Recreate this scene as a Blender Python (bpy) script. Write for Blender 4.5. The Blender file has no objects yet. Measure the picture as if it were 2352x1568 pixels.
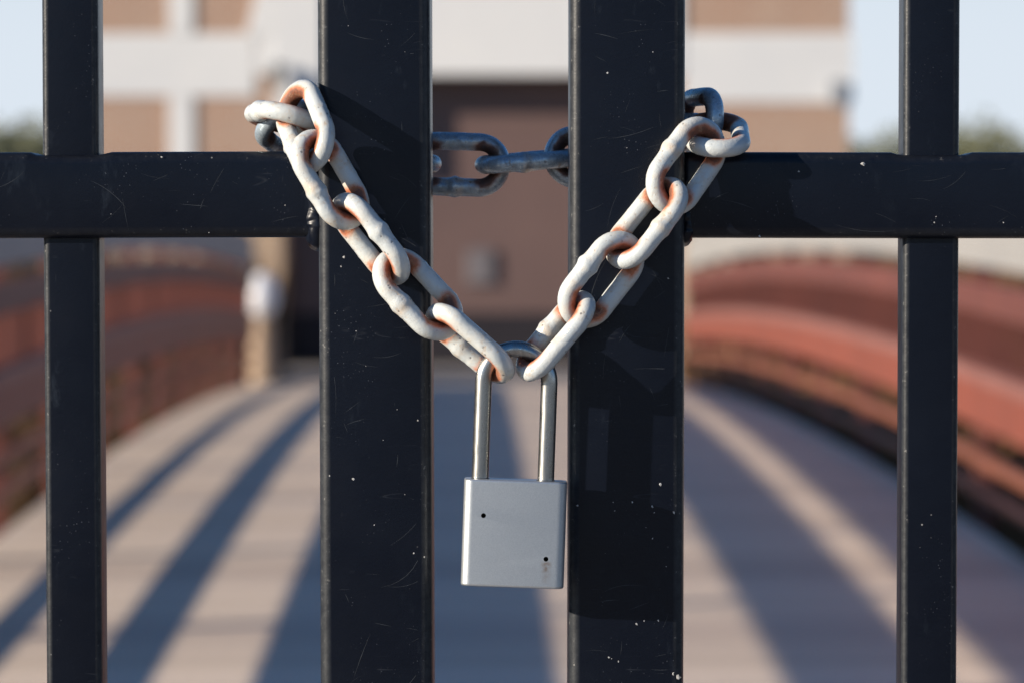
import bpy, bmesh, math, random
from mathutils import Vector, Matrix, noise

random.seed(7)
R = math.radians
SC = bpy.context.scene
COL = SC.collection

# ------------------------------------------------------------------ camera
F_PX = 8820.0            # focal length in pixels of a 2352 px wide picture (135 mm on 36 mm)
CAM = Vector((0.0, -1.72, 1.66))
TH = math.atan(264.0 / F_PX)
cd = bpy.data.cameras.new('camera')
cam = bpy.data.objects.new('camera', cd)
COL.objects.link(cam)
cam.location = CAM
cam.rotation_euler = (math.pi / 2 - TH, 0, 0)
cd.sensor_width = 36.0
cd.lens = 135.0
cd.clip_start = 0.05
cd.clip_end = 3000.0
cd.dof.use_dof = True
cd.dof.focus_distance = 1.71
cd.dof.aperture_fstop = 12.0
SC.camera = cam

# ------------------------------------------------------------------ light
SUN_AZ = 68.0            # degrees to the left of straight behind the camera
SUN_EL = 15.5
a, e = R(SUN_AZ), R(SUN_EL)
sun_dir = Vector((-math.sin(a) * math.cos(e), -math.cos(a) * math.cos(e), math.sin(e)))
sl = bpy.data.lights.new('sun', 'SUN')
sl.energy = 5.0
sl.angle = R(0.5)
sl.color = (1.0, 0.875, 0.72)
so = bpy.data.objects.new('sun', sl)
COL.objects.link(so)
so.rotation_euler = sun_dir.to_track_quat('Z', 'Y').to_euler()
so.location = (-6, -4, 6)
W = bpy.data.worlds.new('World')
SC.world = W
W.use_nodes = True
wn = W.node_tree.nodes
bg = wn['Background']
sky = wn.new('ShaderNodeTexSky')
sky.sky_type = 'NISHITA'
sky.sun_disc = False
sky.sun_elevation = e
sky.sun_rotation = R(180 + SUN_AZ)
sky.air_density = 1.0
sky.dust_density = 0.3
sky.ozone_density = 2.0
# the sky is cool and clear overhead with a pale bright haze low on the horizon
wt = wn.new('ShaderNodeTexCoord')
wsep = wn.new('ShaderNodeSeparateXYZ')
W.node_tree.links.new(wt.outputs['Generated'], wsep.inputs[0])
wr = wn.new('ShaderNodeMapRange')
wr.interpolation_type = 'SMOOTHSTEP'
wr.inputs['From Min'].default_value = 0.04
wr.inputs['From Max'].default_value = 0.20
wr.inputs['To Min'].default_value = 1.0
wr.inputs['To Max'].default_value = 0.0
W.node_tree.links.new(wsep.outputs[2], wr.inputs['Value'])
wtint = wn.new('ShaderNodeMix')
wtint.data_type = 'RGBA'
wtint.blend_type = 'MULTIPLY'
wtint.inputs['Factor'].default_value = 1.0
W.node_tree.links.new(sky.outputs[0], wtint.inputs['A'])
wtint.inputs['B'].default_value = (0.50, 0.90, 1.30, 1)
wmx = wn.new('ShaderNodeMix')
wmx.data_type = 'RGBA'
W.node_tree.links.new(wr.outputs[0], wmx.inputs['Factor'])
W.node_tree.links.new(wtint.outputs['Result'], wmx.inputs['A'])
wmx.inputs['B'].default_value = (7.5, 8.3, 9.2, 1)
W.node_tree.links.new(wmx.outputs['Result'], bg.inputs[0])
bg.inputs[1].default_value = 0.060
SC.view_settings.view_transform = 'Standard'
SC.view_settings.look = 'None'
SC.view_settings.gamma = 1.0
SC.view_settings.exposure = 0.68
SC.cycles.use_denoising = True
SC.cycles.max_bounces = 6

# ------------------------------------------------------------------ helpers
def at(px, py, Y):
    """world point that lies at depth y = Y and shows at pixel (px, py) of the 2352 x 1568 picture"""
    d = Vector(((px - 1176) / F_PX, 0, 0)) + Vector((0, math.cos(TH), -math.sin(TH))) \
        + Vector((0, math.sin(TH), math.cos(TH))) * ((784 - py) / F_PX)
    return CAM + d * ((Y - CAM.y) / d.y)

def link(name, bm, mat, parent=None, smooth=False, mw=None):
    me = bpy.data.meshes.new(name)
    bm.normal_update()
    bm.to_mesh(me)
    bm.free()
    if smooth:
        for p in me.polygons:
            p.use_smooth = True
    o = bpy.data.objects.new(name, me)
    COL.objects.link(o)
    for m in (mat if isinstance(mat, (list, tuple)) else [mat]):
        me.materials.append(m)
    if mw is not None:
        o.matrix_world = mw
    if parent is not None:
        o.parent = parent
    return o

def tag(o, label=None, cat=None, group=None, kind=None):
    for k, v in (('label', label), ('category', cat), ('group', group), ('kind', kind)):
        if v:
            o[k] = v
    return o

def empty(name, loc=(0, 0, 0)):
    o = bpy.data.objects.new(name, None)
    COL.objects.link(o)
    o.empty_display_size = 0.1
    o.location = loc
    return o

def box(bm, x0, x1, y0, y1, z0, z1, bev=0.0):
    vs = [bm.verts.new((x, y, z)) for x in (x0, x1) for y in (y0, y1) for z in (z0, z1)]
    q = [(0, 1, 3, 2), (4, 6, 7, 5), (0, 4, 5, 1), (2, 3, 7, 6), (0, 2, 6, 4), (1, 5, 7, 3)]
    fs = [bm.faces.new([vs[i] for i in f]) for f in q]
    if bev > 0:
        es = list({ed for f in fs for ed in f.edges})
        bmesh.ops.bevel(bm, geom=es, offset=bev, segments=2, affect='EDGES', profile=0.5)
    return fs

def rrect(w, d, r, seg=5):
    """rounded rectangle outline, counter-clockwise, centred"""
    pts = []
    for cx, cy, a0 in ((w / 2 - r, d / 2 - r, 0), (-w / 2 + r, d / 2 - r, 90), (-w / 2 + r, -d / 2 + r, 180), (w / 2 - r, -d / 2 + r, 270)):
        for i in range(seg + 1):
            t = R(a0 + 90 * i / seg)
            pts.append((cx + r * math.cos(t), cy + r * math.sin(t)))
    return pts

def tube_sweep(bm, path, rad, seg=12, closed=False, cap=True):
    """round bar along a list of points, rad(i, angle) or number"""
    rings = []
    n = len(path)
    prev = None
    for i, p in enumerate(path):
        p = Vector(p)
        t = (Vector(path[(i + 1) % n]) - Vector(path[i - 1])) if closed or 0 < i < n - 1 else \
            (Vector(path[1]) - p if i == 0 else p - Vector(path[i - 1]))
        t.normalize()
        u = prev if prev is not None else (Vector((0, 0, 1)) if abs(t.z) < 0.9 else Vector((1, 0, 0)))
        u = (u - t * u.dot(t)).normalized()
        prev = u
        v = t.cross(u)
        ring = []
        for j in range(seg):
            an = 2 * math.pi * j / seg
            rr = rad(i, an) if callable(rad) else rad
            ring.append(bm.verts.new(p + (u * math.cos(an) + v * math.sin(an)) * rr))
        rings.append(ring)
    m = n if closed else n - 1
    for i in range(m):
        r0, r1 = rings[i], rings[(i + 1) % n]
        for j in range(seg):
            bm.faces.new((r0[j], r0[(j + 1) % seg], r1[(j + 1) % seg], r1[j]))
    if cap and not closed:
        bm.faces.new(rings[0][::-1])
        bm.faces.new(rings[-1])

# ------------------------------------------------------------------ materials
class NT:
    def __init__(self, name, rough=0.5, metal=0.0, spec=0.5, base=(0.5, 0.5, 0.5)):
        self.m = bpy.data.materials.new(name)
        self.m.use_nodes = True
        self.t = self.m.node_tree
        self.b = self.t.nodes['Principled BSDF']
        self.b.inputs['Roughness'].default_value = rough
        self.b.inputs['Metallic'].default_value = metal
        self.b.inputs['Specular IOR Level'].default_value = spec
        self.b.inputs['Base Color'].default_value = (*base, 1)
        self.tc = self.t.nodes.new('ShaderNodeTexCoord')
    def n(self, typ, **kw):
        nd = self.t.nodes.new(typ)
        for k, v in kw.items():
            setattr(nd, k, v)
        return nd
    def put(self, sock, v):
        if isinstance(v, bpy.types.NodeSocket):
            self.t.links.new(v, sock)
        elif isinstance(v, (tuple, list)) and sock.type == 'RGBA':
            sock.default_value = (*v[:3], 1)
        else:
            sock.default_value = v
    def mapping(self, scale=(1, 1, 1), rot=(0, 0, 0), loc=(0, 0, 0), src=None):
        mp = self.n('ShaderNodeMapping')
        mp.inputs['Scale'].default_value = scale
        mp.inputs['Rotation'].default_value = rot
        mp.inputs['Location'].default_value = loc
        self.t.links.new(src or self.tc.outputs['Object'], mp.inputs[0])
        return mp.outputs[0]
    def noise(self, scale, detail=4, rough=0.55, vec=None, dim='3D', w=None):
        nd = self.n('ShaderNodeTexNoise', noise_dimensions=dim)
        nd.inputs['Scale'].default_value = scale
        nd.inputs['Detail'].default_value = detail
        nd.inputs['Roughness'].default_value = rough
        if dim != '1D':
            self.t.links.new(vec if vec is not None else self.tc.outputs['Object'], nd.inputs['Vector'])
        if w is not None:
            self.put(nd.inputs['W'], w)
        return nd.outputs['Fac']
    def voro(self, scale, vec=None, out='Distance', feature='F1', rand=1.0):
        nd = self.n('ShaderNodeTexVoronoi', feature=feature)
        nd.inputs['Scale'].default_value = scale
        nd.inputs['Randomness'].default_value = rand
        self.t.links.new(vec if vec is not None else self.tc.outputs['Object'], nd.inputs['Vector'])
        return nd.outputs[out]
    def ramp(self, fac, lo, hi, a=0.0, b=1.0):
        nd = self.n('ShaderNodeMapRange')
        nd.clamp = True
        self.put(nd.inputs['Value'], fac)
        for k, v in (('From Min', lo), ('From Max', hi), ('To Min', a), ('To Max', b)):
            nd.inputs[k].default_value = v
        return nd.outputs[0]
    def math(self, op, x, y=0.0):
        nd = self.n('ShaderNodeMath', operation=op)
        self.put(nd.inputs[0], x)
        self.put(nd.inputs[1], y)
        return nd.outputs[0]
    def mix(self, fac, c0, c1):
        nd = self.n('ShaderNodeMix', data_type='RGBA')
        self.put(nd.inputs['Factor'], fac)
        self.put(nd.inputs['A'], c0)
        self.put(nd.inputs['B'], c1)
        return nd.outputs['Result']
    def attr(self, name):
        nd = self.n('ShaderNodeAttribute')
        nd.attribute_name = name
        return nd.outputs['Fac']
    def rnd(self):
        return self.n('ShaderNodeObjectInfo').outputs['Random']
    def color(self, v):
        self.put(self.b.inputs['Base Color'], v)
    def rough(self, v):
        self.put(self.b.inputs['Roughness'], v)
    def bump(self, h, strength=0.3, dist=0.001):
        nd = self.n('ShaderNodeBump')
        nd.inputs['Strength'].default_value = strength
        nd.inputs['Distance'].default_value = dist
        self.put(nd.inputs['Height'], h)
        self.t.links.new(nd.outputs[0], self.b.inputs['Normal'])

def make_black_paint():
    k = NT('black_powder_coat', rough=0.40, spec=0.27)
    big = k.noise(14, 4, 0.6)
    base = k.mix(k.ramp(big, 0.35, 0.7), (0.0010, 0.0024, 0.0075), (0.0022, 0.0042, 0.0105))
    # hairline scratches: thin contour lines of stretched noise, three directions, shown only in patches
    scr = None
    for i, (rot, sc) in enumerate((((0, 0.5, 0), (6, 6, 60)), ((0, -0.9, 0), (5, 5, 75)), ((0, 1.35, 0), (7, 7, 46)), ((0, 0.05, 0.0), (50, 50, 5)))):
        nz = k.noise(1.0, 3, 0.5, vec=k.mapping(sc, rot, (3.1 * i, 1.7 * i, 2.3 * i)))
        line = k.ramp(k.math('ABSOLUTE', k.math('SUBTRACT', nz, 0.5)), 0.0, 0.006, 1.0, 0.0)
        gate = k.ramp(k.noise(26 + 5 * i, 3, 0.6, vec=k.mapping((1, 1, 1), (0, 0, 0), (5.3 * i, 0, 9.1 * i))), 0.64, 0.78)
        line = k.math('MULTIPLY', line, gate)
        scr = line if scr is None else k.math('MAXIMUM', scr, line)
    # soft scuffs and dust
    scuff = k.math('MULTIPLY', k.ramp(k.noise(90, 6, 0.7, vec=k.mapping((1, 1, 0.35), (0, 0.5, 0))), 0.58, 0.80), k.ramp(k.noise(17, 2, 0.5), 0.5, 0.7))
    spk = k.math('MULTIPLY', k.ramp(k.voro(170), 0.03, 0.09, 1.0, 0.0), k.ramp(k.noise(40, 3, 0.6), 0.60, 0.66))
    spk2 = k.math('MULTIPLY', k.ramp(k.voro(480), 0.04, 0.14, 1.0, 0.0), k.ramp(k.noise(33, 3, 0.6), 0.52, 0.66))
    c = k.mix(k.math('MULTIPLY', scuff, 0.22), base, (0.10, 0.13, 0.17))
    c = k.mix(k.math('MULTIPLY', scr, 0.13), c, (0.26, 0.29, 0.33))
    c = k.mix(k.math('MULTIPLY', spk2, 0.30), c, (0.30, 0.33, 0.38))
    c = k.mix(k.math('MULTIPLY', spk, 0.55), c, (0.50, 0.50, 0.48))
    # corners painted greyer to lift the bevel highlight, plus pale nicks
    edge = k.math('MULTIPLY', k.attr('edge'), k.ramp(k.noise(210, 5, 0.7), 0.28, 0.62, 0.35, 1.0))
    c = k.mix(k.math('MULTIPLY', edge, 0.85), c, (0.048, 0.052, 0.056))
    nick = k.math('MULTIPLY', k.attr('edge'), k.ramp(k.noise(420, 4, 0.75), 0.64, 0.70))
    c = k.mix(k.math('MULTIPLY', nick, 0.7), c, (0.34, 0.33, 0.31))
    k.color(c)
    r = k.math('ADD', k.ramp(k.noise(60, 5, 0.6), 0.3, 0.7, 0.30, 0.38), k.math('MULTIPLY', scr, 0.25))
    k.rough(r)
    h = k.math('ADD', k.math('MULTIPLY', k.noise(900, 3, 0.5), 0.35), k.math('MULTIPLY', k.noise(160, 3, 0.5), 0.6))
    h = k.math('SUBTRACT', h, k.math('MULTIPLY', scr, 0.5))
    k.bump(h, 0.22, 0.0006)
    return k.m

def make_chain_mat(front=True):
    k = NT('chipped_white_paint' if front else 'dirty_shaded_steel', rough=0.42, spec=0.5)
    rnd = k.rnd()
    off = k.n('ShaderNodeVectorMath', operation='ADD')
    k.t.links.new(k.tc.outputs['Object'], off.inputs[0])
    cmb = k.n('ShaderNodeCombineXYZ')
    s = k.math('MULTIPLY', rnd, 37.0)
    for i in range(3):
        k.put(cmb.inputs[i], s)
    k.t.links.new(cmb.outputs[0], off.inputs[1])
    V = off.outputs[0]
    rust = k.attr('rust')
    stain = k.attr('stain')
    n1 = k.noise(260, 5, 0.65, vec=V)
    n2 = k.noise(90, 4, 0.6, vec=V)
    if front:
        base = k.mix(k.ramp(n2, 0.35, 0.68), (0.50, 0.55, 0.57), (0.615, 0.63, 0.605))
        base = k.mix(k.math('MULTIPLY', k.ramp(k.noise(140, 5, 0.7, vec=V), 0.54, 0.70), 0.6), base, (0.56, 0.47, 0.36))
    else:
        base = k.mix(k.ramp(n2, 0.35, 0.65), (0.36, 0.45, 0.53), (0.52, 0.61, 0.67))  # links behind the gate: shade of the stiles coloured in as blue grey
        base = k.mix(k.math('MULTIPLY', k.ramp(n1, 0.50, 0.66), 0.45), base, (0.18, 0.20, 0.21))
    # pale cream wash near the rust
    wash = k.ramp(k.math('ADD', stain, k.math('MULTIPLY', k.math('SUBTRACT', n2, 0.5), 1.1)), 0.20, 0.90)
    base = k.mix(k.math('MULTIPLY', wash, 0.70), base, (0.56, 0.40, 0.25))
    # rust proper: ragged orange border, dark brown towards the joint, gritty
    rag = k.math('ADD', k.math('MULTIPLY', k.math('SUBTRACT', n1, 0.5), 0.8), k.math('MULTIPLY', k.math('SUBTRACT', n2, 0.5), 0.6))
    rr = k.ramp(k.math('ADD', rust, k.math('MULTIPLY', rag, 0.8)), 0.20, 0.58)
    deep = k.ramp(k.math('ADD', rust, rag), 0.46, 0.88)
    rc = k.mix(deep, (0.58, 0.165, 0.055), (0.11, 0.022, 0.005))
    rc = k.mix(k.ramp(k.noise(800, 5, 0.75, vec=V), 0.46, 0.70, 0.0, 0.6), rc, (0.32, 0.075, 0.02))
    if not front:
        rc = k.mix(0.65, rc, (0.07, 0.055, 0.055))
    c = k.mix(k.math('MULTIPLY', rr, 0.93), base, rc)
    # chips, dark pits, tan dirt where the paint has peeled
    chip = k.math('MULTIPLY', k.ramp(k.voro(300, vec=V), 0.14, 0.22, 1.0, 0.0), k.ramp(k.noise(150, 3, 0.6, vec=V), 0.53, 0.60))
    c = k.mix(k.math('MULTIPLY', chip, 0.75), c, (0.12, 0.105, 0.10))
    peel = k.ramp(k.noise(230, 7, 0.78, vec=V), 0.55, 0.63)
    peel = k.math('MULTIPLY', peel, k.ramp(k.noise(75, 3, 0.6, vec=V), 0.44, 0.56))
    c = k.mix(k.math('MULTIPLY', peel, 0.62), c, (0.44, 0.31, 0.19))
    smudge = k.math('MULTIPLY', k.ramp(k.noise(420, 6, 0.75, vec=V), 0.5, 0.75), k.ramp(k.noise(60, 3, 0.6, vec=V), 0.42, 0.62))
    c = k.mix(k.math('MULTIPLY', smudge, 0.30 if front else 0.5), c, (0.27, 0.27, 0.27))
    k.color(c)
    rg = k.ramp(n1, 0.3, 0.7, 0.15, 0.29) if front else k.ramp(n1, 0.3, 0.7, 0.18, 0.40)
    k.rough(k.math('ADD', k.math('MULTIPLY', k.math('MAXIMUM', rr, peel), 0.38), rg))
    if not front:
        k.b.inputs['Metallic'].default_value = 0.45
    h = k.math('ADD', k.math('MULTIPLY', n1, 0.9), k.math('MULTIPLY', k.noise(800, 4, 0.65, vec=V), 0.45))
    h = k.math('SUBTRACT', h, k.math('MULTIPLY', k.math('ADD', chip, peel), 0.55))
    k.bump(h, 0.34, 0.0008)
    return k.m

def make_lock_mats():
    k = NT('satin_padlock_metal', rough=0.42, metal=0.85)
    g = k.noise(2200, 2, 0.6)
    l = k.noise(45, 4, 0.6)
    c = k.mix(k.ramp(g, 0.3, 0.7), (0.47, 0.505, 0.535), (0.575, 0.605, 0.625))
    c = k.mix(k.math('MULTIPLY', k.ramp(l, 0.4, 0.7), 0.25), c, (0.45, 0.485, 0.52))
    # brown streak under the lower hole (set in the body's own coordinates)
    sep = k.n('ShaderNodeSeparateXYZ')
    k.t.links.new(k.tc.outputs['Object'], sep.inputs[0])
    dx = k.ramp(k.math('ABSOLUTE', k.math('SUBTRACT', sep.outputs[0], 0.0147)), 0.0, 0.0028, 1.0, 0.0)
    dz = k.math('MULTIPLY', k.ramp(sep.outputs[2], -0.0125, -0.0112, 1.0, 0.0), k.ramp(sep.outputs[2], -0.0225, -0.012, 0.0, 1.0))
    st = k.math('MULTIPLY', k.math('MULTIPLY', dx, dz), k.ramp(k.noise(400, 3, 0.6), 0.3, 0.6))
    c = k.mix(k.math('MULTIPLY', st, 0.85), c, (0.25, 0.12, 0.04))
    k.color(c)
    k.rough(k.ramp(k.noise(700, 3, 0.6), 0.3, 0.7, 0.40, 0.45))
    k.bump(k.math('ADD', g, k.math('MULTIPLY', k.noise(500, 4, 0.6), 0.6)), 0.10, 0.00025)
    s = NT('steel_shackle', rough=0.28, metal=1.0)
    n = s.noise(500, 5, 0.65, vec=s.mapping((1, 1, 0.25)))
    c = s.mix(s.ramp(n, 0.35, 0.68), (0.50, 0.50, 0.48), (0.34, 0.335, 0.32))
    spots = s.math('MULTIPLY', s.ramp(s.noise(330, 5, 0.7), 0.62, 0.70), s.ramp(s.noise(60, 2), 0.45, 0.6))
    c = s.mix(s.math('MULTIPLY', spots, 0.6), c, (0.20, 0.12, 0.06))
    s.color(c)
    s.rough(s.ramp(n, 0.3, 0.7, 0.22, 0.38))
    s.bump(n, 0.12, 0.0003)
    return k.m, s.m

def simple(name, c0, c1, scale, rough=0.6, bump=0.0, dist=0.002, spec=0.4, vscale=(1, 1, 1)):
    k = NT(name, rough=rough, spec=spec)
    nz = k.noise(scale, 5, 0.6, vec=k.mapping(vscale))
    k.color(k.mix(k.ramp(nz, 0.3, 0.7), c0, c1))
    if bump:
        k.bump(nz, bump, dist)
    return k.m

def make_brick(name, c1, c2, mortar):
    k = NT(name, rough=0.85, spec=0.2)
    b = k.n('ShaderNodeTexBrick')
    # bricks run in the facade's own x-z plane
    sep = k.n('ShaderNodeSeparateXYZ')
    k.t.links.new(k.tc.outputs['Object'], sep.inputs[0])
    cmb = k.n('ShaderNodeCombineXYZ')
    k.put(cmb.inputs[0], k.math('ADD', sep.outputs[0], sep.outputs[1]))
    k.put(cmb.inputs[1], sep.outputs[2])
    k.t.links.new(cmb.outputs[0], b.inputs['Vector'])
    b.inputs['Color1'].default_value = (*c1, 1)
    b.inputs['Color2'].default_value = (*c2, 1)
    b.inputs['Mortar'].default_value = (*mortar, 1)
    b.inputs['Scale'].default_value = 1.0
    b.inputs['Mortar Size'].default_value = 0.012
    b.inputs['Brick Width'].default_value = 0.21
    b.inputs['Row Height'].default_value = 0.072
    c = k.mix(k.math('MULTIPLY', k.ramp(k.noise(1.3, 5, 0.6), 0.35, 0.7), 0.3), b.outputs['Color'], mortar)
    k.color(c)
    k.bump(b.outputs['Fac'], -0.4, 0.004)
    return k.m

def make_deck():
    k = NT('weathered_deck_boards', rough=0.75, spec=0.25)
    sep = k.n('ShaderNodeSeparateXYZ')
    k.t.links.new(k.tc.outputs['Object'], sep.inputs[0])
    u = k.math('DIVIDE', sep.outputs[1], 0.145)
    idx = k.math('FLOOR', u)
    fr = k.math('FRACT', u)
    wn = k.n('ShaderNodeTexWhiteNoise', noise_dimensions='1D')
    k.put(wn.inputs['W'], idx)
    slow = k.noise(1.0, 2, 0.5, dim='1D', w=k.math('MULTIPLY', sep.outputs[1], 1.1))
    grain = k.noise(6, 6, 0.65, vec=k.mapping((0.6, 14, 14)))
    c = k.mix(wn.outputs['Value'], (0.62, 0.50, 0.385), (0.86, 0.715, 0.58))
    c = k.mix(k.math('MULTIPLY', k.ramp(slow, 0.42, 0.64), 0.65), c, (0.52, 0.415, 0.34))
    c = k.mix(k.math('MULTIPLY', k.ramp(grain, 0.4, 0.75), 0.35), c, (0.60, 0.48, 0.40))
    gap = k.ramp(k.math('ABSOLUTE', k.math('SUBTRACT', fr, 0.5)), 0.465, 0.485)
    c = k.mix(gap, c, (0.06, 0.05, 0.05))
    k.color(c)
    k.bump(k.math('SUBTRACT', k.math('MULTIPLY', grain, 0.3), gap), 0.5, 0.004)
    return k.m

M_BLACK = make_black_paint()
M_CHAIN = make_chain_mat(True)
M_CHAINB = make_chain_mat(False)
M_LOCK, M_SHACKLE = make_lock_mats()
M_GRIT = simple('pale_grit', (0.26, 0.25, 0.23), (0.52, 0.52, 0.52), 700, 0.7)
M_SCRATCH = simple('scratched_paint', (0.012, 0.016, 0.022), (0.060, 0.068, 0.076), 160, 0.5)
M_DARK = simple('dark_socket', (0.004, 0.004, 0.004), (0.008, 0.008, 0.008), 50, 0.9)
M_BRICK = make_brick('pale_red_brick', (0.40, 0.225, 0.150), (0.34, 0.19, 0.13), (0.48, 0.39, 0.32))
M_TAN = make_brick('tan_brick', (0.40, 0.27, 0.17), (0.34, 0.22, 0.14), (0.45, 0.36, 0.28))
M_WHITE = simple('white_trim', (0.74, 0.74, 0.73), (0.67, 0.68, 0.69), 0.7, 0.55)
M_DOOR = simple('brown_metal_door', (0.150, 0.096, 0.086), (0.122, 0.080, 0.075), 0.8, 0.5)
M_DOORFOOT = simple('dark_door_foot', (0.012, 0.010, 0.015), (0.018, 0.015, 0.020), 0.8, 0.6)
M_GREYMETAL = simple('grey_metal', (0.26, 0.28, 0.31), (0.32, 0.34, 0.37), 3, 0.4)
M_HANDLE = simple('dull_grey_handle', (0.17, 0.155, 0.165), (0.14, 0.13, 0.14), 3, 0.5)
M_LAMP = simple('dark_lantern_metal', (0.10, 0.11, 0.12), (0.14, 0.15, 0.16), 6, 0.5)
M_RED = simple('red_brown_steel', (0.235, 0.062, 0.037), (0.17, 0.048, 0.031), 1.2, 0.5, 0.1, 0.002)
M_RED2 = simple('dull_brown_red_steel', (0.150, 0.046, 0.034), (0.100, 0.033, 0.026), 2.0, 0.55, 0.1, 0.002)
M_BROWN = simple('brown_steel', (0.22, 0.075, 0.042), (0.16, 0.056, 0.034), 1.4, 0.55)
M_FLANGE = simple('sky_sheen_pink_steel', (0.27, 0.125, 0.105), (0.20, 0.085, 0.07), 1.2, 0.5)  # sky reflection on the flange painted in as a paler pink
M_PANEL = simple('pale_grey_panel', (0.30, 0.29, 0.275), (0.25, 0.245, 0.24), 1.2, 0.6)
M_DECK = make_deck()
M_GRASS = simple('dry_brown_grass', (0.055, 0.045, 0.024), (0.10, 0.075, 0.04), 0.9, 0.95, 0.6, 0.05, 0.1)
M_REED = simple('brown_reeds', (0.050, 0.032, 0.018), (0.085, 0.05, 0.028), 1.5, 0.9, spec=0.1)
M_DRYREED = simple('dry_tan_reeds', (0.19, 0.105, 0.055), (0.13, 0.07, 0.038), 1.5, 0.9, spec=0.1)
M_PATH = simple('concrete_path', (0.36, 0.33, 0.30), (0.30, 0.28, 0.26), 1.8, 0.85, 0.2, 0.003)
M_STONE = simple('pale_stone_wall', (0.58, 0.55, 0.49), (0.50, 0.47, 0.42), 1.2, 0.8, 0.3, 0.01)
M_BLUEW = simple('blue_grey_boards', (0.10, 0.135, 0.19), (0.075, 0.105, 0.155), 1.5, 0.7)
M_LEAF = simple('tree_leaves', (0.19, 0.195, 0.115), (0.15, 0.16, 0.105), 0.8, 0.8, spec=0.2)
M_BARK = simple('tree_bark', (0.10, 0.075, 0.055), (0.07, 0.055, 0.04), 6, 0.9, 0.5, 0.02)
M_ROOF = simple('grey_roof', (0.12, 0.12, 0.13), (0.09, 0.09, 0.10), 2, 0.8)
M_GLOBE = simple('white_globe', (0.78, 0.78, 0.80), (0.72, 0.72, 0.75), 6, 0.35)

# ------------------------------------------------------------------ the setting
bm = bmesh.new()
N = 60
S = 1500.0
gv = {}
for i in range(N + 1):
    for j in range(N + 1):
        x = -S + 2 * S * i / N
        y = -S + 2 * S * j / N
        gv[i, j] = bm.verts.new((x, y, -0.6))
for i in range(N):
    for j in range(N):
        bm.faces.new((gv[i, j], gv[i + 1, j], gv[i + 1, j + 1], gv[i, j + 1]))
tag(link('ground', bm, M_GRASS), kind='structure')

bm = bmesh.new()
box(bm, -4, 4, -9, 0.16, -0.62, -0.004, 0.01)
tag(link('path', bm, M_PATH), kind='structure')
bm = bmesh.new()
box(bm, -3.2, 3.0, 40.1, 47.0, -0.61, -0.10, 0.01)
tag(link('pavement', bm, M_PATH), kind='structure')

# ------------------------------------------------------------------ the arched footbridge
YAW = 0.0161
BR = Matrix.Translation((0, CAM.y, 0)) @ Matrix.Rotation(YAW, 4, 'Z')
BX = 0.18                 # the bridge's centre line in its own frame
HW = 2.0
D0, D1 = 1.9, 42.0
DR = 36.0                 # the railings stop here
def dz(d):
    return 0.45 - 0.0012 * (d - 21.0) ** 2
bridge = empty('footbridge')
bridge.matrix_world = BR
tag(bridge, 'arched footbridge with pale plank deck and red brown steel railings behind the gate', 'footbridge')

def along(bm, x0, x1, z0, z1, d0=D0, d1=D1, n=80):
    """a rectangular bar that follows the arch"""
    prev = None
    for i in range(n + 1):
        d = d0 + (d1 - d0) * i / n
        h = dz(d)
        r = [bm.verts.new((x, d, h + z)) for x, z in ((x0, z0), (x1, z0), (x1, z1), (x0, z1))]
        if prev:
            for j in range(4):
                bm.faces.new((prev[j], prev[(j + 1) % 4], r[(j + 1) % 4], r[j]))
        else:
            bm.faces.new(r[::-1])
        prev = r
    bm.faces.new(prev)
    return bm

def bpart(name, bm, mat, parent=bridge):
    bmesh.ops.recalc_face_normals(bm, faces=bm.faces)
    return link(name, bm, mat, parent)
bpart('deck', along(bmesh.new(), BX - HW + 0.0, BX + HW, -0.06, 0.0), M_DECK)
for s in (-1, 1):
    xi = BX + s * HW
    def bar(name, t0, t1, z0, z1, mat=None):
        x0, x1 = sorted((xi + s * t0, xi + s * t1))
        return bpart(name, along(bmesh.new(), x0, x1, z0, z1, D0, DR), mat or M_RED)
    g = bar('girder', -0.12, -0.004, -0.42, -0.064)
    bar('lower_rail', 0.02, 0.06, 0.115, 0.150, M_BROWN)
    bar('lower_rail', 0.02, 0.06, 0.245, 0.297, M_BROWN)
    beam = bar('side_beam', 0.02, 0.10, 0.41, 0.598)
    fl = bar('beam_flange', 0.0, 0.12, 0.600, 0.655, M_FLANGE)
    bar('upper_rail', 0.02, 0.07, 0.877, 1.009, M_RED2)
    bar('top_panel', 0.02, 0.075, 1.076, 1.38, M_PANEL)
    # posts
    k = 0
    d = 2.4
    while d < DR:
        bm = bmesh.new()
        x0, x1 = sorted((xi + s * 0.125, xi + s * 0.205))
        h = dz(d)
        box(bm, x0, x1, d - 0.04, d + 0.04, h - 0.35, h + 1.30, 0.004)
        x0, x1 = sorted((xi + s * 0.076, xi + s * 0.16))
        box(bm, x0, x1, d - 0.02, d + 0.02, h + 1.10, h + 1.20)
        bpart('post', bm, M_RED2)
        d += 2.4
    # infill bars between the beam and the upper rail: one lattice per side
    bm = bmesh.new()
    d = 2.0
    while d < DR - 0.1:
        x0, x1 = sorted((xi + s * 0.035, xi + s * 0.055))
        h = dz(d)
        box(bm, x0, x1, d - 0.005, d + 0.005, h + 0.66, h + 0.88)
        d += 0.16
    x0, x1 = sorted((xi + s * 0.0352, xi + s * 0.0548))
    pm = bmesh.new()
    along(pm, x0, x1, 0.657, 0.667, D0, DR)
    tmp = bpy.data.meshes.new('strip')
    pm.to_mesh(tmp)
    pm.free()
    bm.from_mesh(tmp)
    bpy.data.meshes.remove(tmp)
    pnl = bpart('baluster_panel', bm, M_RED2)
    pnl['kind'] = 'stuff'

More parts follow.
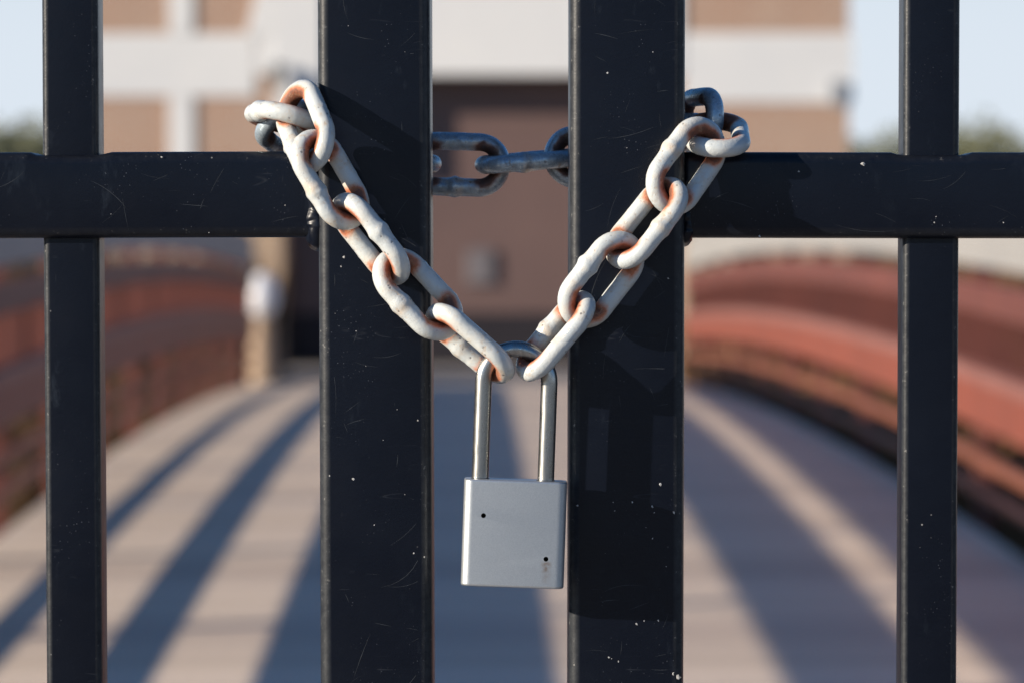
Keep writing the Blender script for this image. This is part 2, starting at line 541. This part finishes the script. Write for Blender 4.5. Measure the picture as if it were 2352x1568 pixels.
# ------------------------------------------------------------------ the building at the far end
YB = 46.5
def pxx(px, Y=YB):
    return at(px, 784, Y).x
def pzz(py, Y=YB):
    return at(1176, py, Y).z
bld = empty('brick_building', (pxx(1176), YB, -0.1))
tag(bld, 'pale brick building with white bands and a large brown door beyond the bridge', 'building')
def part(name, mat, boxes, parent=bld, bev=0.0):
    bm = bmesh.new()
    ox, oy, oz = bld.location
    for b in boxes:
        box(bm, b[0] - ox, b[1] - ox, b[2] - oy, b[3] - oy, b[4] - oz, b[5] - oz, bev)
    return link(name, bm, mat, parent)
xl, xr = pxx(160), pxx(1948)
dl, dr = pxx(655), pxx(1545)
ztop = 6.6
zlint = pzz(172)
zf = -0.098
part('wall', M_BRICK, [(xl, dl, YB, YB + 9, zf, ztop)])
part('wall', M_BRICK, [(dr, xr, YB, YB + 9, zf, ztop)])
part('wall', M_BRICK, [(dl + 0.001, dr - 0.001, YB + 0.003, YB + 9, zlint + 1.6, ztop)])
part('wall', M_BRICK, [(dl, dr, YB + 0.9, YB + 1.1, zf, zlint)])
part('lintel', M_WHITE, [(dl - 0.35, dr + 0.12, YB - 0.03, YB + 0.9, zlint, zlint + 1.7)])
part('white_band', M_WHITE, [(xl - 0.04, dl - 0.37, YB - 0.02, YB + 0.1, pzz(222), pzz(78))])
part('white_band', M_WHITE, [(dr + 0.13, xr + 0.05, YB - 0.02, YB + 0.1, pzz(236), pzz(76))])
part('pilaster', M_WHITE, [(pxx(390), pxx(446), YB - 0.035, YB + 0.02, pzz(500), pzz(224))])
part('pilaster', M_WHITE, [(pxx(390), pxx(446), YB - 0.035, YB + 0.02, pzz(76), ztop - 0.1)])
part('pilaster', M_WHITE, [(pxx(630), pxx(742), YB - 0.06, YB - 0.032, pzz(330), ztop - 0.1)])
# white bracket that slopes up to the pilaster
bm = bmesh.new()
ox, oy, oz = bld.location
pts = [(pxx(566), pzz(84)), (pxx(629), pzz(84)), (pxx(629), pzz(-70)), (pxx(606), pzz(-70))]
f0 = [bm.verts.new((x - ox, YB - 0.05 - oy, z - oz)) for x, z in pts]
f1 = [bm.verts.new((x - ox, YB - 0.002 - oy, z - oz)) for x, z in pts]
bm.faces.new(f0)
bm.faces.new(f1[::-1])
for i in range(4):
    bm.faces.new((f0[i], f1[i], f1[(i + 1) % 4], f0[(i + 1) % 4]))
bmesh.ops.recalc_face_normals(bm, faces=bm.faces)
link('bracket', bm, M_WHITE, bld)
zk = pzz(722)
door = part('door', M_DOOR, [(dl + 0.02, dr - 0.02, YB + 0.62, YB + 0.70, zk, zlint - 0.01)])
part('door_foot', M_DOORFOOT, [(dl + 0.02, dr - 0.02, YB + 0.60, YB + 0.72, zf + 0.02, zk - 0.004)])  # darker band across the foot of the door
hd = part('handle', M_HANDLE, [(pxx(1072), pxx(1134), YB + 0.56, YB + 0.62, pzz(655), pzz(575))], bev=0.02)
hd.parent = door
part('roof', M_ROOF, [(xl - 0.3, xr + 0.3, YB - 0.35, YB + 9.3, ztop, ztop + 0.25)])
part('grey_stub', M_GREYMETAL, [(pxx(1905), pxx(1935), YB - 0.17, YB - 0.075, pzz(245), pzz(185))])  # short grey block at the right end of the white band

# wall lantern hung on the pilaster
lan = empty('wall_lantern', at(636, 185, YB - 0.20))
tag(lan, 'small dark grey lantern hanging on the white pilaster of the brick building', 'lamp')
bm = bmesh.new()
w = 0.075
bmesh.ops.create_cone(bm, cap_ends=True, segments=8, radius1=w * 0.7, radius2=w, depth=0.26)
link('lamp_body', bm, M_LAMP, lan)
bm = bmesh.new()
bmesh.ops.create_cone(bm, cap_ends=True, segments=8, radius1=w * 1.25, radius2=0.02, depth=0.1, matrix=Matrix.Translation((0, 0, 0.182)))
box(bm, -0.015, 0.015, 0.0, 0.14, 0.19, 0.22)
link('lamp_cap', bm, M_LAMP, lan)

# tan brick piers where the bridge lands and a white globe lamp on the deck edge
def make_pier(px, label):
    c = at(px, 720, 43.0)
    pier = empty('brick_pier', (c.x, 43.0, -0.1))
    tag(pier, label, 'pier')
    zt = pzz(500, 43.0) + 0.1
    bm = bmesh.new()
    box(bm, -0.24, 0.24, -0.2, 0.3, -0.3, zt)
    link('shaft', bm, M_TAN, pier)
    bm = bmesh.new()
    box(bm, -0.29, 0.29, -0.25, 0.35, zt + 0.002, zt + 0.08, 0.01)
    link('cap', bm, M_STONE, pier)
make_pier(603, 'narrow tan brick pier left of the dark doorway at the far end of the bridge')
make_pier(1612, 'narrow tan brick pier right of the doorway at the far end of the bridge')
zd = dz(37.7)
cb = at(602, 800, 36.0)
bol = empty('bollard_lamp', (cb.x, 36.0, zd))
tag(bol, 'white egg shaped globe lamp on a short tan post at the far railing end', 'lamp')
gz = at(602, 682, 36.0).z - zd
bm = bmesh.new()
bmesh.ops.create_uvsphere(bm, u_segments=20, v_segments=14, radius=0.16, matrix=Matrix.Translation((0, 0, gz)) @ Matrix.Scale(1.45, 4, (0, 0, 1)))
link('globe', bm, M_GLOBE, bol, True)
bm = bmesh.new()
bmesh.ops.create_cone(bm, cap_ends=True, segments=16, radius1=0.13, radius2=0.11, depth=gz - 0.19, matrix=Matrix.Translation((0, 0, (gz - 0.19) / 2)))
link('lamp_post', bm, M_TAN, bol)

# ------------------------------------------------------------------ low marsh plants either side of the bridge
rnd = random.Random(91)
banks = {-1: bmesh.new(), 1: bmesh.new()}
for q in range(9000):
    sd = -1 if q % 2 else 1
    bm = banks[sd]
    d = 4 + 39 * rnd.random() ** 0.8
    x = sd * (2.5 + 9 * rnd.random() ** 1.5) + BX
    h = rnd.uniform(0.35, 0.75) * (1.0 if sd < 0 else 1.45) * (1.0 + 0.6 * max(0.0, (d - 22) / 21))
    p = BR @ Vector((x, d, 0))
    an = rnd.uniform(0, math.pi)
    w = rnd.uniform(0.02, 0.05)
    lx, ly = rnd.uniform(-0.2, 0.2), rnd.uniform(-0.2, 0.2)
    c, s2 = math.cos(an) * w, math.sin(an) * w
    bm.faces.new([bm.verts.new(v) for v in ((p.x - c, p.y - s2, -0.62), (p.x + c, p.y + s2, -0.62), (p.x + lx * h + c * 0.6, p.y + ly * h + s2 * 0.6, -0.6 + h * 0.7), (p.x + lx * 1.8 * h, p.y + ly * 1.8 * h, -0.6 + h))])
for q in range(5000):
    sd = -1 if q % 2 else 1
    bm = banks[sd]
    x = (-2.75 - 7.5 * rnd.random()) if sd < 0 else (2.65 + 7.0 * rnd.random())
    y = rnd.uniform(41.2, 43.9)
    h = rnd.uniform(1.2, 2.1)
    an = rnd.uniform(0, math.pi)
    w = rnd.uniform(0.03, 0.06)
    lx, ly = rnd.uniform(-0.1, 0.1), rnd.uniform(-0.1, 0.1)
    c, s2 = math.cos(an) * w, math.sin(an) * w
    bm.faces.new([bm.verts.new(v) for v in ((x - c, y - s2, -0.62), (x + c, y + s2, -0.62), (x + lx * h + c * 0.8, y + ly * h + s2 * 0.8, -0.6 + h * 0.8), (x + lx * 1.5 * h, y + ly * 1.5 * h, -0.6 + h))])
tag(link('reeds', banks[-1], M_REED), 'low dark brown marsh reeds along the left side of the bridge', 'reeds', kind='stuff')
tag(link('reeds', banks[1], M_DRYREED), 'low dry tan brown reeds along the right side of the bridge', 'reeds', kind='stuff')

# ------------------------------------------------------------------ far trees
def crown_mesh(seed, h):
    rnd = random.Random(seed)
    bm = bmesh.new()
    clumps = []
    for i in range(16):
        an = rnd.uniform(0, 2 * math.pi)
        rr = rnd.uniform(0.2, 1.0) * h * 0.30
        clumps.append((Vector((rr * math.cos(an), rr * math.sin(an), h * rnd.uniform(0.38, 0.92))), h * rnd.uniform(0.10, 0.19)))
    for c, rad in clumps:
        for q in range(110):
            v = Vector((rnd.gauss(0, 1), rnd.gauss(0, 1), rnd.gauss(0, 0.8))).normalized() * rad * rnd.uniform(0.55, 1.1)
            p = c + v
            sz = rnd.uniform(0.10, 0.24)
            u = Vector((rnd.gauss(0, 1), rnd.gauss(0, 1), rnd.gauss(0, 1))).normalized()
            w = u.orthogonal().normalized()
            u2 = u.cross(w)
            bm.faces.new([bm.verts.new(p + w * sz * x + u2 * sz * y * 0.6) for x, y in ((-1, 0), (0, -1), (1, 0), (0, 1))])
    return bm
def trunk_mesh(seed, h):
    rnd = random.Random(seed)
    bm = bmesh.new()
    path = [Vector((0.1 * math.sin(i), 0.08 * math.cos(i * 1.3), h * 0.75 * i / 6)) for i in range(7)]
    tube_sweep(bm, path, lambda i, an: 0.20 * h / 8 * (1 - 0.12 * i), 8)
    for i in range(6):
        an = rnd.uniform(0, 6.28)
        b = path[2 + i % 4]
        tip = b + Vector((math.cos(an) * h * 0.2, math.sin(an) * h * 0.2, h * 0.18))
        tube_sweep(bm, [b, (b + tip) / 2 + Vector((0, 0, 0.1)), tip], lambda i, an: 0.06 * (1 - 0.3 * i), 6)
    return bm
kinds = []
for sd, h in ((11, 8.0), (23, 7.0), (37, 8.6)):
    r = empty('tree')
    cr = link('crown', crown_mesh(sd, h), M_LEAF, r)
    tk = link('trunk', trunk_mesh(sd, h), M_BARK, r)
    kinds.append([r, cr, tk, False])
spots = []
for i in range(9):
    spots.append((-60 + i * 27 + random.uniform(-8, 8), random.uniform(120, 138)))
for i in range(12):
    spots.append((1920 + i * 52 + random.uniform(-12, 12), random.uniform(128, 160)))
for i, (px, Y) in enumerate(spots):
    kd = kinds[i % 3]
    if not kd[3]:
        r = kd[0]
        kd[3] = True
    else:
        r = kd[0].copy()
        COL.objects.link(r)
        for ch in kd[1:3]:
            o = ch.copy()
            COL.objects.link(o)
            o.parent = r
    p = at(px, 784, Y)
    r.location = (p.x, Y, -0.6)
    r.rotation_euler = (0, 0, random.uniform(0, 6.28))
    s = random.uniform(0.60, 0.76) if px < 1000 else random.uniform(0.54, 0.70)
    s *= Y / 130
    r.scale = (s * 1.1, s * 1.1, s)
    side = 'left' if px < 1000 else 'right'
    tag(r, 'dull green tree in the far row %s of the brick building' % side, 'tree', 'far trees %s of the brick building' % side)

# ------------------------------------------------------------------ the gate
def waved(bm, w, d, r, z0, z1, cx=0.0, cy=0.0, axis='Z', n=40, seg=6, dips=(), seed=0.0):
    """a square tube with rounded corners, very slightly wavy; dips lower its top edge"""
    prof = rrect(w, d, r, seg)
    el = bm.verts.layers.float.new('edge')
    prev = None
    for i in range(n + 1):
        t = z0 + (z1 - z0) * i / n
        ring = []
        for px, py in prof:
            wob = 0.00012 * noise.noise((t * 14 + seed, px * 60, py * 60))
            x, y = px * (1 + wob / w * 2), py * (1 + wob / d * 2)
            if axis == 'Z':
                ring.append(bm.verts.new((cx + x, cy + y, t)))
            else:      # along X: profile x -> z, y -> y
                zz = x
                for dc, hw, dep in dips:
                    q = abs(t - dc)
                    f = 1.0 if q < hw else max(0.0, 1 - (q - hw) / 0.003)
                    if x > 0:
                        zz -= dep * f * max(0, x / (w / 2)) ** 3
                ring.append(bm.verts.new((t, cy + y, cx + zz)))
        for j, v in enumerate(ring):
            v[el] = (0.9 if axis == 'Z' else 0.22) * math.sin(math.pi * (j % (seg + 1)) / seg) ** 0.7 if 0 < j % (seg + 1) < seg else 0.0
        if prev:
            m = len(ring)
            for j in range(m):
                bm.faces.new((prev[j], prev[(j + 1) % m], ring[(j + 1) % m], ring[j]))
        else:
            bm.faces.new(ring)
        prev = ring
    bm.faces.new(prev)
    bmesh.ops.recalc_face_normals(bm, faces=bm.faces)
    return bm

def gate_part(name, bm, parent):
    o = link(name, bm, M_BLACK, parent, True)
    return o

def grit(parent, y, spots, seed):
    """tiny chips of pale paint and dirt stuck to the steel"""
    rnd = random.Random(seed)
    bm = bmesh.new()
    for x, z, s in spots:
        n = rnd.randint(5, 8)
        ring = []
        for j in range(n):
            an = 2 * math.pi * j / n
            rr = 0.85 * s * rnd.uniform(0.35, 1.3)
            ring.append(bm.verts.new((x + rr * math.cos(an) * rnd.uniform(0.7, 1.3), y - 0.00003, z + rr * math.sin(an))))
        top = bm.verts.new((x, y - s * 0.22, z))
        for j in range(n):
            bm.faces.new((ring[j], ring[(j + 1) % n], top))
    bmesh.ops.recalc_face_normals(bm, faces=bm.faces)
    o = link('grit', bm, M_GRIT, parent)
    o['kind'] = 'stuff'
    return o

ZP = at(1176, 784, 0).z
def leaf(side, tilt, post_px, post_w, picket_px, rail_py):
    s = side
    cx, cz = at(post_px, 784, 0).x, ZP
    root = empty('gate_leaf', (cx, 0.0254, 0.02))
    def wx(px, Y):
        return at(px, 784, Y).x - cx
    z0, z1 = 0.03, 2.20
    oz = root.location.z
    # stile next to the lock
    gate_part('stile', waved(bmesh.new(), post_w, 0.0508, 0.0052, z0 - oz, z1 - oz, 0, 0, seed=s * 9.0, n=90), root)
    zr = (at(1176, rail_py[0], 0.0064).z + at(1176, rail_py[1], 0.0064).z) / 2 - oz
    hr = at(1176, rail_py[0], 0.0064).z - at(1176, rail_py[1], 0.0064).z
    pk = [wx(picket_px, 0.0127) + s * 0.1345 * i for i in range(8)]
    x_in, x_out = s * (post_w / 2 - 0.0003), pk[-1] + s * 0.1345
    xa, xb = sorted((x_in, x_out))
    dips = [(p, 0.0148, 0.0012) for p in pk]
    nseg = 420
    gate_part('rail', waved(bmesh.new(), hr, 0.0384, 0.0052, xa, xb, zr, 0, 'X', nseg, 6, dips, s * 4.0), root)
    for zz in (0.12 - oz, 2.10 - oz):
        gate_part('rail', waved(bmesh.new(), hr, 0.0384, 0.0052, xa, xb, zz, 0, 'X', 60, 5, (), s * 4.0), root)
    for i, p in enumerate(pk):
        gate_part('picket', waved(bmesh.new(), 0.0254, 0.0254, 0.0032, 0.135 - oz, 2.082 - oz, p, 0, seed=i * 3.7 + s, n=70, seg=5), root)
    # outer stile
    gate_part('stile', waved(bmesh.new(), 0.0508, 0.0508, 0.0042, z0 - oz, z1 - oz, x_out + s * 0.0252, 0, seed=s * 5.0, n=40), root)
    # weld bead where the rail meets the stile: a rippled fillet down the front and along the underside
    rnd = random.Random(5 + s)
    bm = bmesh.new()
    zt, zb = zr + hr / 2, zr - hr / 2
    xs = s * post_w / 2
    yf = -0.0192
    path, rad = [], []
    big = 1.0 if s < 0 else 0.6
    for i in range(60):
        t = i / 59
        path.append(Vector((xs + s * (0.0012 + 0.0006 * noise.noise((t * 5, 1.0, s * 3.0))), yf + 0.0022, zt - 0.013 - (hr - 0.016) * t)))
        rad.append((0.0040 + 0.0011 * noise.noise((t * 6.5, 4.0, s * 2.0)) + 0.0012 * t ** 3) * big)
    for i in range(14):
        t = i / 13
        path.append(Vector((xs + s * 0.0004, yf + 0.0026 + 0.03 * t, zb + 0.0012 - 0.0016 * min(1, t * 3))))
        rad.append(0.0058 * big)
    def wr_(i, an):
        p = path[i]
        return rad[i] * (1 + 0.20 * noise.noise((p.z * 420 + p.y * 300, math.cos(an) * 1.2, math.sin(an) * 1.2 + s)))
    tube_sweep(bm, path, wr_, 20)
    bmesh.ops.recalc_face_normals(bm, faces=bm.faces)
    gate_part('weld_bead', bm, root)
    root.rotation_euler = (0, tilt, 0)
    return root

left = leaf(-1, 0.0, 861.5, 0.0505, 165.0, (347, 545))
right = leaf(1, 0.0, 1440.0, 0.0518, 2137.5, (349, 547))
# each leaf hangs a touch out of plumb: turn it about the level of the lock
for g, an in ((left, -0.0035), (right, 0.0013)):
    piv = Vector((g.location.x, g.location.y, ZP))
    Mx = Matrix.Translation(piv) @ Matrix.Rotation(an, 4, 'Y') @ Matrix.Translation(-piv) @ Matrix.Translation(g.location)
    g.matrix_world = Mx
tag(left, 'black steel gate leaf on the left with a rough weld bead beside the chain', 'gate', 'gate leaves')
tag(right, 'black steel gate leaf on the right with a row of pale chips beside the padlock', 'gate', 'gate leaves')

def local_spots(g, Y, pts):
    iv = g.matrix_world.inverted()
    out = []
    for px, py, s in pts:
        p = iv @ at(px, py, Y)
        out.append((p.x, p.z, s))
    return out
LG = [(790, 591, .0007), (783, 612, .0005), (845, 470, .0004), (960, 965, .0006), (912, 940, .0004), (812, 1100, .0008), (757, 1092, .0005), (930, 1135, .0003), (880, 1010, .0003), (840, 840, .0003), (770, 720, .0003), (905, 690, .0003), (818, 760, .0003), (950, 1270, .0005), (975, 1278, .0005), (860, 1205, .0004), (800, 60, .0003), (930, 120, .0003)]
RG = [(1326, 1160, .0009), (1408, 1152, .0006), (1412, 1172, .0006), (1452, 1152, .0008), (1498, 1162, .0009), (1503, 1176, .0005), (1516, 1112, .0009), (1548, 1176, .0008), (1499, 1236, .0008), (1462, 1432, .0008), (1480, 1425, .0004), (1512, 1424, .0005), (1398, 1508, .0006), (1405, 1512, .0004), (1420, 1518, .0005), (1546, 1546, .0009), (1559, 1554, .0013), (1557, 1575, .0008), (1390, 1270, .0003), (1530, 1300, .0004), (1440, 340, .0003), (1395, 168, .0005), (1500, 120, .0003), (1535, 640, .0005), (1484, 1210, .0004)]
grit(left, -0.0254, local_spots(left, 0.0, LG), 3)
grit(right, -0.0254, local_spots(right, 0.0, RG), 4)
grit(left, -0.0192, local_spots(left, 0.0064, [(372, 361, .0009), (693, 413, .0005), (655, 472, .0003), (480, 535, .0003), (255, 492, .00025)]), 6)
grit(right, -0.0192, local_spots(right, 0.0064, [(1982, 377, .0019), (1745, 543, .0010), (1834, 394, .0006), (2146, 512, .0005), (2150, 498, .0005), (2305, 512, .0006)]), 8)

def scratches(parent, y, x0, x1, z0, z1, count, seed):
    """hairline scratches: thin curved ribbons of rubbed paint lying on the steel"""
    rnd = random.Random(seed)
    bm = bmesh.new()
    for q in range(count):
        x, z = rnd.uniform(x0, x1), rnd.uniform(z0, z1)
        an = rnd.choice((rnd.uniform(0.1, 0.7), rnd.uniform(-0.5, 0.2), rnd.uniform(1.0, 2.0)))
        L = rnd.uniform(0.003, 0.022) * (2.0 if rnd.random() < 0.12 else 1)
        cur = rnd.uniform(-12, 12)
        wd = rnd.uniform(0.00003, 0.00010)
        prev = None
        for i in range(9):
            t = i / 8
            nx, nz = -math.sin(an), math.cos(an)
            w = wd * math.sin(math.pi * (0.06 + 0.88 * t))
            if x0 < x < x1 and z0 < z < z1:
                pr = (bm.verts.new((x + nx * w, y - 0.00004, z + nz * w)), bm.verts.new((x - nx * w, y - 0.00004, z - nz * w)))
                if prev:
                    bm.faces.new((prev[0], prev[1], pr[1], pr[0]))
                prev = pr
            x += math.cos(an) * L / 8
            z += math.sin(an) * L / 8
            an += cur * L / 8 * 4
    bmesh.ops.recalc_face_normals(bm, faces=bm.faces)
    o = link('scratches', bm, M_SCRATCH, parent)
    o['kind'] = 'stuff'

zz0, zz1 = at(1176, 1640, 0).z - 0.02, at(1176, -60, 0).z - 0.02
scratches(left, -0.0254, -0.019, 0.019, zz0, zz1, 55, 51)
scratches(right, -0.0254, -0.019, 0.019, zz0, zz1, 46, 52)
zr0, zr1 = at(1176, 535, 0).z - 0.02, at(1176, 385, 0).z - 0.02
scratches(left, -0.0192, -0.26, -0.030, zr0, zr1, 34, 53)
scratches(right, -0.0192, 0.030, 0.26, zr0, zr1, 26, 54)

# ------------------------------------------------------------------ the chain
WR, CA, HS = 0.00415, 0.0106, 0.0096     # wire radius, end radius, half straight
def chain_link(seed, rust_a, rust_b, weld, lumps):
    bm = bmesh.new()
    rl = bm.verts.layers.float.new('rust')
    st = bm.verts.layers.float.new('stain')
    path = []
    ns, na = 20, 20
    for i in range(ns):
        path.append((-HS + 2 * HS * i / ns, CA, 0, 1))
    for i in range(na):
        an = math.pi / 2 - math.pi * i / na
        path.append((HS + CA * math.cos(an), CA * math.sin(an), math.cos(an), math.sin(an)))
    for i in range(ns):
        path.append((HS - 2 * HS * i / ns, -CA, 0, -1))
    for i in range(na):
        an = -math.pi / 2 - math.pi * i / na
        path.append((-HS + CA * math.cos(an), CA * math.sin(an), math.cos(an), math.sin(an)))
    seg = 22
    rings = []
    off = Vector((seed * 7.3, seed * 3.1, seed * 1.7))
    for i, (x, y, nx, ny) in enumerate(path):
        ring = []
        for j in range(seg):
            an = 2 * math.pi * j / seg
            dirv = Vector((nx * math.cos(an), ny * math.cos(an), math.sin(an)))
            c = Vector((x, y, 0))
            p = c + dirv * WR
            # weld swelling half way along one strand, with a sharper lip
            m = 0.0
            if y * weld > CA * 0.8:
                q = (x - 0.002 * math.sin(seed)) / 0.0026
                m += 0.17 * math.exp(-q * q) * (1 + 0.7 * noise.noise(p * 330 + off))
                m += 0.12 * math.exp(-((x + 0.0022) / 0.0009) ** 2) * max(0, noise.noise(p * 240 + off * 2))
            m += 0.042 * noise.noise(p * 110 + off) + 0.012 * noise.noise(p * 620 + off)
            # runs and blobs of paint
            b = noise.noise(p * 420 + off * 3)
            if b > 0.30:
                m += lumps * 1.1 * (b - 0.34) if b > 0.34 else 0
            inside = abs(x) > HS * 0.6 and -math.cos(an)
            v = bm.verts.new(c + dirv * WR * (1 + m))
            ins = -math.cos(an)                      # 1 on the inside of the loop
            end = max(0.0, min(1.0, (abs(x) - HS * 0.50) / (HS * 0.70)))
            k = rust_b if x > 0 else rust_a
            v[rl] = max(0.0, min(1.0, k * end * max(0.0, min(1.0, (ins + 0.55) / 0.95))))
            wst = 0.55 * math.exp(-((x - 0.001 * math.sin(seed * 2.1)) / 0.0028) ** 2) if y * weld > CA * 0.8 and seed % 3 else 0.0
            v[st] = max(wst, min(1.0, k * max(0.0, min(1.0, (abs(x) - HS * 0.15) / (HS * 1.1))) * (0.6 + 0.5 * ins)))
            ring.append(v)
        rings.append(ring)
    n = len(rings)
    for i in range(n):
        r0, r1 = rings[i], rings[(i + 1) % n]
        for j in range(seg):
            bm.faces.new((r0[j], r0[(j + 1) % seg], r1[(j + 1) % seg], r1[j]))
    bmesh.ops.recalc_face_normals(bm, faces=bm.faces)
    return bm

# centre (mm), long axis, cross axis of each link, from the lock round the left stile, behind the gate, back to the lock
LINKS = [[-18.6, -14.72, 1608.06, -0.7565, 0.0091, 0.654, 0.2549, -0.9167, 0.3077], [-41.88, -14.98, 1629.98, -0.6854, 0.0134, 0.728, 0.563, 0.6438, 0.5182], [-62.75, -14.38, 1654.28, -0.6212, 0.0029, 0.7837, 0.3843, -0.8704, 0.3078], [-80.79, -15.47, 1680.61, -0.4989, -0.0131, 0.8665, 0.6097, 0.7053, 0.3618], [-92.14, -5.52, 1704.27, -0.3093, 0.6328, 0.7099, 0.5711, -0.4733, 0.6707], [-104.21, 19.57, 1708.86, -0.3264, 0.9445, -0.0365, 0.9125, 0.3048, -0.2728], [-101.5, 44.93, 1704.34, 0.2924, 0.9203, -0.2597, 0.7803, -0.0727, 0.6211], [-83.7, 62.75, 1695.03, 0.7777, 0.1619, -0.6074, 0.3685, 0.6654, 0.6492], [-56.83, 67.64, 1688.67, 0.9796, -0.2, 0.0195, 0.1999, 0.9798, 0.0109], [-24.99, 64.37, 1688.71, 0.9981, -0.0531, -0.0298, 0.0301, 0.0056, 0.9995], [7.02, 63.72, 1690.12, 0.9956, 0.0452, 0.0823, -0.0493, 0.9976, 0.0483], [38.83, 65.53, 1693.85, 0.9826, 0.0615, 0.1753, -0.1826, 0.1453, 0.9724], [69.95, 65.39, 1700.94, 0.9528, -0.1377, 0.2705, 0.234, 0.9008, -0.3658], [85.75, 43.56, 1708.62, 0.3113, -0.9503, 0.007, 0.0485, 0.0232, 0.9986], [92.32, 13.52, 1701.3, -0.0059, -0.9443, -0.3289, 0.9999, -0.0026, -0.0105], [77.65, -6.21, 1686.89, -0.5498, -0.3283, -0.7681, -0.644, -0.4191, 0.6401], [59.71, -13.58, 1661.48, -0.6223, -0.0683, -0.7798, -0.4795, 0.8207, 0.3108], [39.61, -14.72, 1636.33, -0.6106, -0.0074, -0.7919, -0.6545, -0.5582, 0.5099], [19.33, -15.08, 1611.38, -0.6447, 0.0022, -0.7644, -0.2836, 0.928, 0.2418]]
chain = empty('chain', at(1176, 420, 0.0))
tag(chain, 'rusty white painted steel chain looped round both gate stiles', 'chain')
for k, q in enumerate(LINKS):
    c = Vector(q[0:3]) / 1000
    ax = Vector(q[3:6]).normalized()
    wy = Vector(q[6:9])
    wy = (wy - ax * wy.dot(ax)).normalized()
    wz = ax.cross(wy)
    mw = Matrix.Translation(c) @ Matrix((ax, wy, wz)).transposed().to_4x4()
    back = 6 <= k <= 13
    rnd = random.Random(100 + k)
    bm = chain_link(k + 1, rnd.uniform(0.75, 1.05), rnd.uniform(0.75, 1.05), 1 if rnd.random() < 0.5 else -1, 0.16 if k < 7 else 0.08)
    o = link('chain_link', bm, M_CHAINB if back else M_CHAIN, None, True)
    o.parent = chain
    o.matrix_world = Matrix.Translation(-chain.location) @ mw if False else mw
    o.matrix_parent_inverse = Matrix.Translation(-chain.location)
    o.matrix_basis = mw
    if back:
        o['label'] = 'dirty link behind the gate with its shade coloured blue grey'

# ------------------------------------------------------------------ the padlock
TILT = R(2.0)
bc = at(1180.5, 1226, -0.0235)
lock = empty('padlock', (bc.x, -0.015, bc.z))
lock.rotation_euler = (0, TILT, 0)
tag(lock, 'square satin grey padlock hanging from the chain between the two stiles', 'padlock')
BW, BH, BD = 0.0457, 0.0474, 0.0170
bm = bmesh.new()
prof = rrect(BW, BD, 0.0042, 8)
lev = [(-BH / 2, -0.0007), (-BH / 2 + 0.0003, -0.0002), (-BH / 2 + 0.0009, 0.0)] + \
      [(-BH / 2 + 0.001 + (BH - 0.002) * i / 6, 0.0) for i in range(7)] + \
      [(BH / 2 - 0.0006, 0.0), (BH / 2 - 0.0002, -0.0002), (BH / 2, -0.0005)]
prev = None
for z, ins in lev:
    ring = [bm.verts.new((x * (1 + 2 * ins / BW), y * (1 + 2 * ins / BD), z)) for x, y in prof]
    if prev:
        m = len(ring)
        for j in range(m):
            bm.faces.new((prev[j], prev[(j + 1) % m], ring[(j + 1) % m], ring[j]))
    else:
        bm.faces.new(ring[::-1])
    prev = ring
bm.faces.new(prev)
bmesh.ops.recalc_face_normals(bm, faces=bm.faces)
body = link('body', bm, M_LOCK, None, False)
# two drilled pin holes, cut for real
bm = bmesh.new()
iv = (Matrix.Translation(lock.location) @ Matrix.Rotation(TILT, 4, 'Y')).inverted()
for px, py in ((1110.5, 1183), (1254, 1283)):
    p = iv @ at(px, py, -0.0235)
    bmesh.ops.create_cone(bm, cap_ends=True, segments=24, radius1=0.00108, radius2=0.00108, depth=0.012,
                          matrix=Matrix.Translation((p.x, -BD / 2, p.z)) @ Matrix.Rotation(math.pi / 2, 4, 'X'))
cut = link('cutter', bm, M_DARK)
md = body.modifiers.new('drill', 'BOOLEAN')
md.operation = 'DIFFERENCE'
md.solver = 'EXACT'
md.object = cut
dg = bpy.context.evaluated_depsgraph_get()
me2 = bpy.data.meshes.new_from_object(body.evaluated_get(dg))
body.modifiers.clear()
body.data = me2
bpy.data.objects.remove(cut)
me2.materials.clear()
me2.materials.append(M_LOCK)
me2.materials.append(M_DARK)
for p in me2.polygons:
    p.use_smooth = True
    cc = p.center
    if cc.y > -BD / 2 + 0.0004 and abs(cc.x) < BW / 2 - 0.004 and abs(cc.z) < BH / 2 - 0.004 and cc.y < 0.0045:
        p.material_index = 1
me2.set_sharp_from_angle(angle=R(28))
body.parent = lock
# shackle
sc = iv @ at(1186, 877, -0.015)
rs = 0.0146
bm = bmesh.new()
path = []
zb = BH / 2 - 0.004
nl = 10
for i in range(nl):
    path.append(Vector((sc.x - rs, 0, zb + (sc.z - zb) * i / nl)))
for i in range(25):
    an = math.pi - math.pi * i / 24
    path.append(Vector((sc.x + rs * math.cos(an), 0, sc.z + rs * math.sin(an))))
for i in range(1, nl + 1):
    path.append(Vector((sc.x + rs, 0, sc.z + (zb - sc.z) * i / nl)))
tube_sweep(bm, path, 0.00372, 28)
bmesh.ops.recalc_face_normals(bm, faces=bm.faces)
link('shackle', bm, M_SHACKLE, lock, True)
for sx in (-1, 1):      # dark clearance rings where the shackle enters the body
    bm = bmesh.new()
    bmesh.ops.create_cone(bm, cap_ends=True, segments=28, radius1=0.0042, radius2=0.0042, depth=0.0001,
                          matrix=Matrix.Translation((sc.x + sx * rs, 0, BH / 2 + 0.00006)))
    link('shackle_hole', bm, M_DARK, lock)
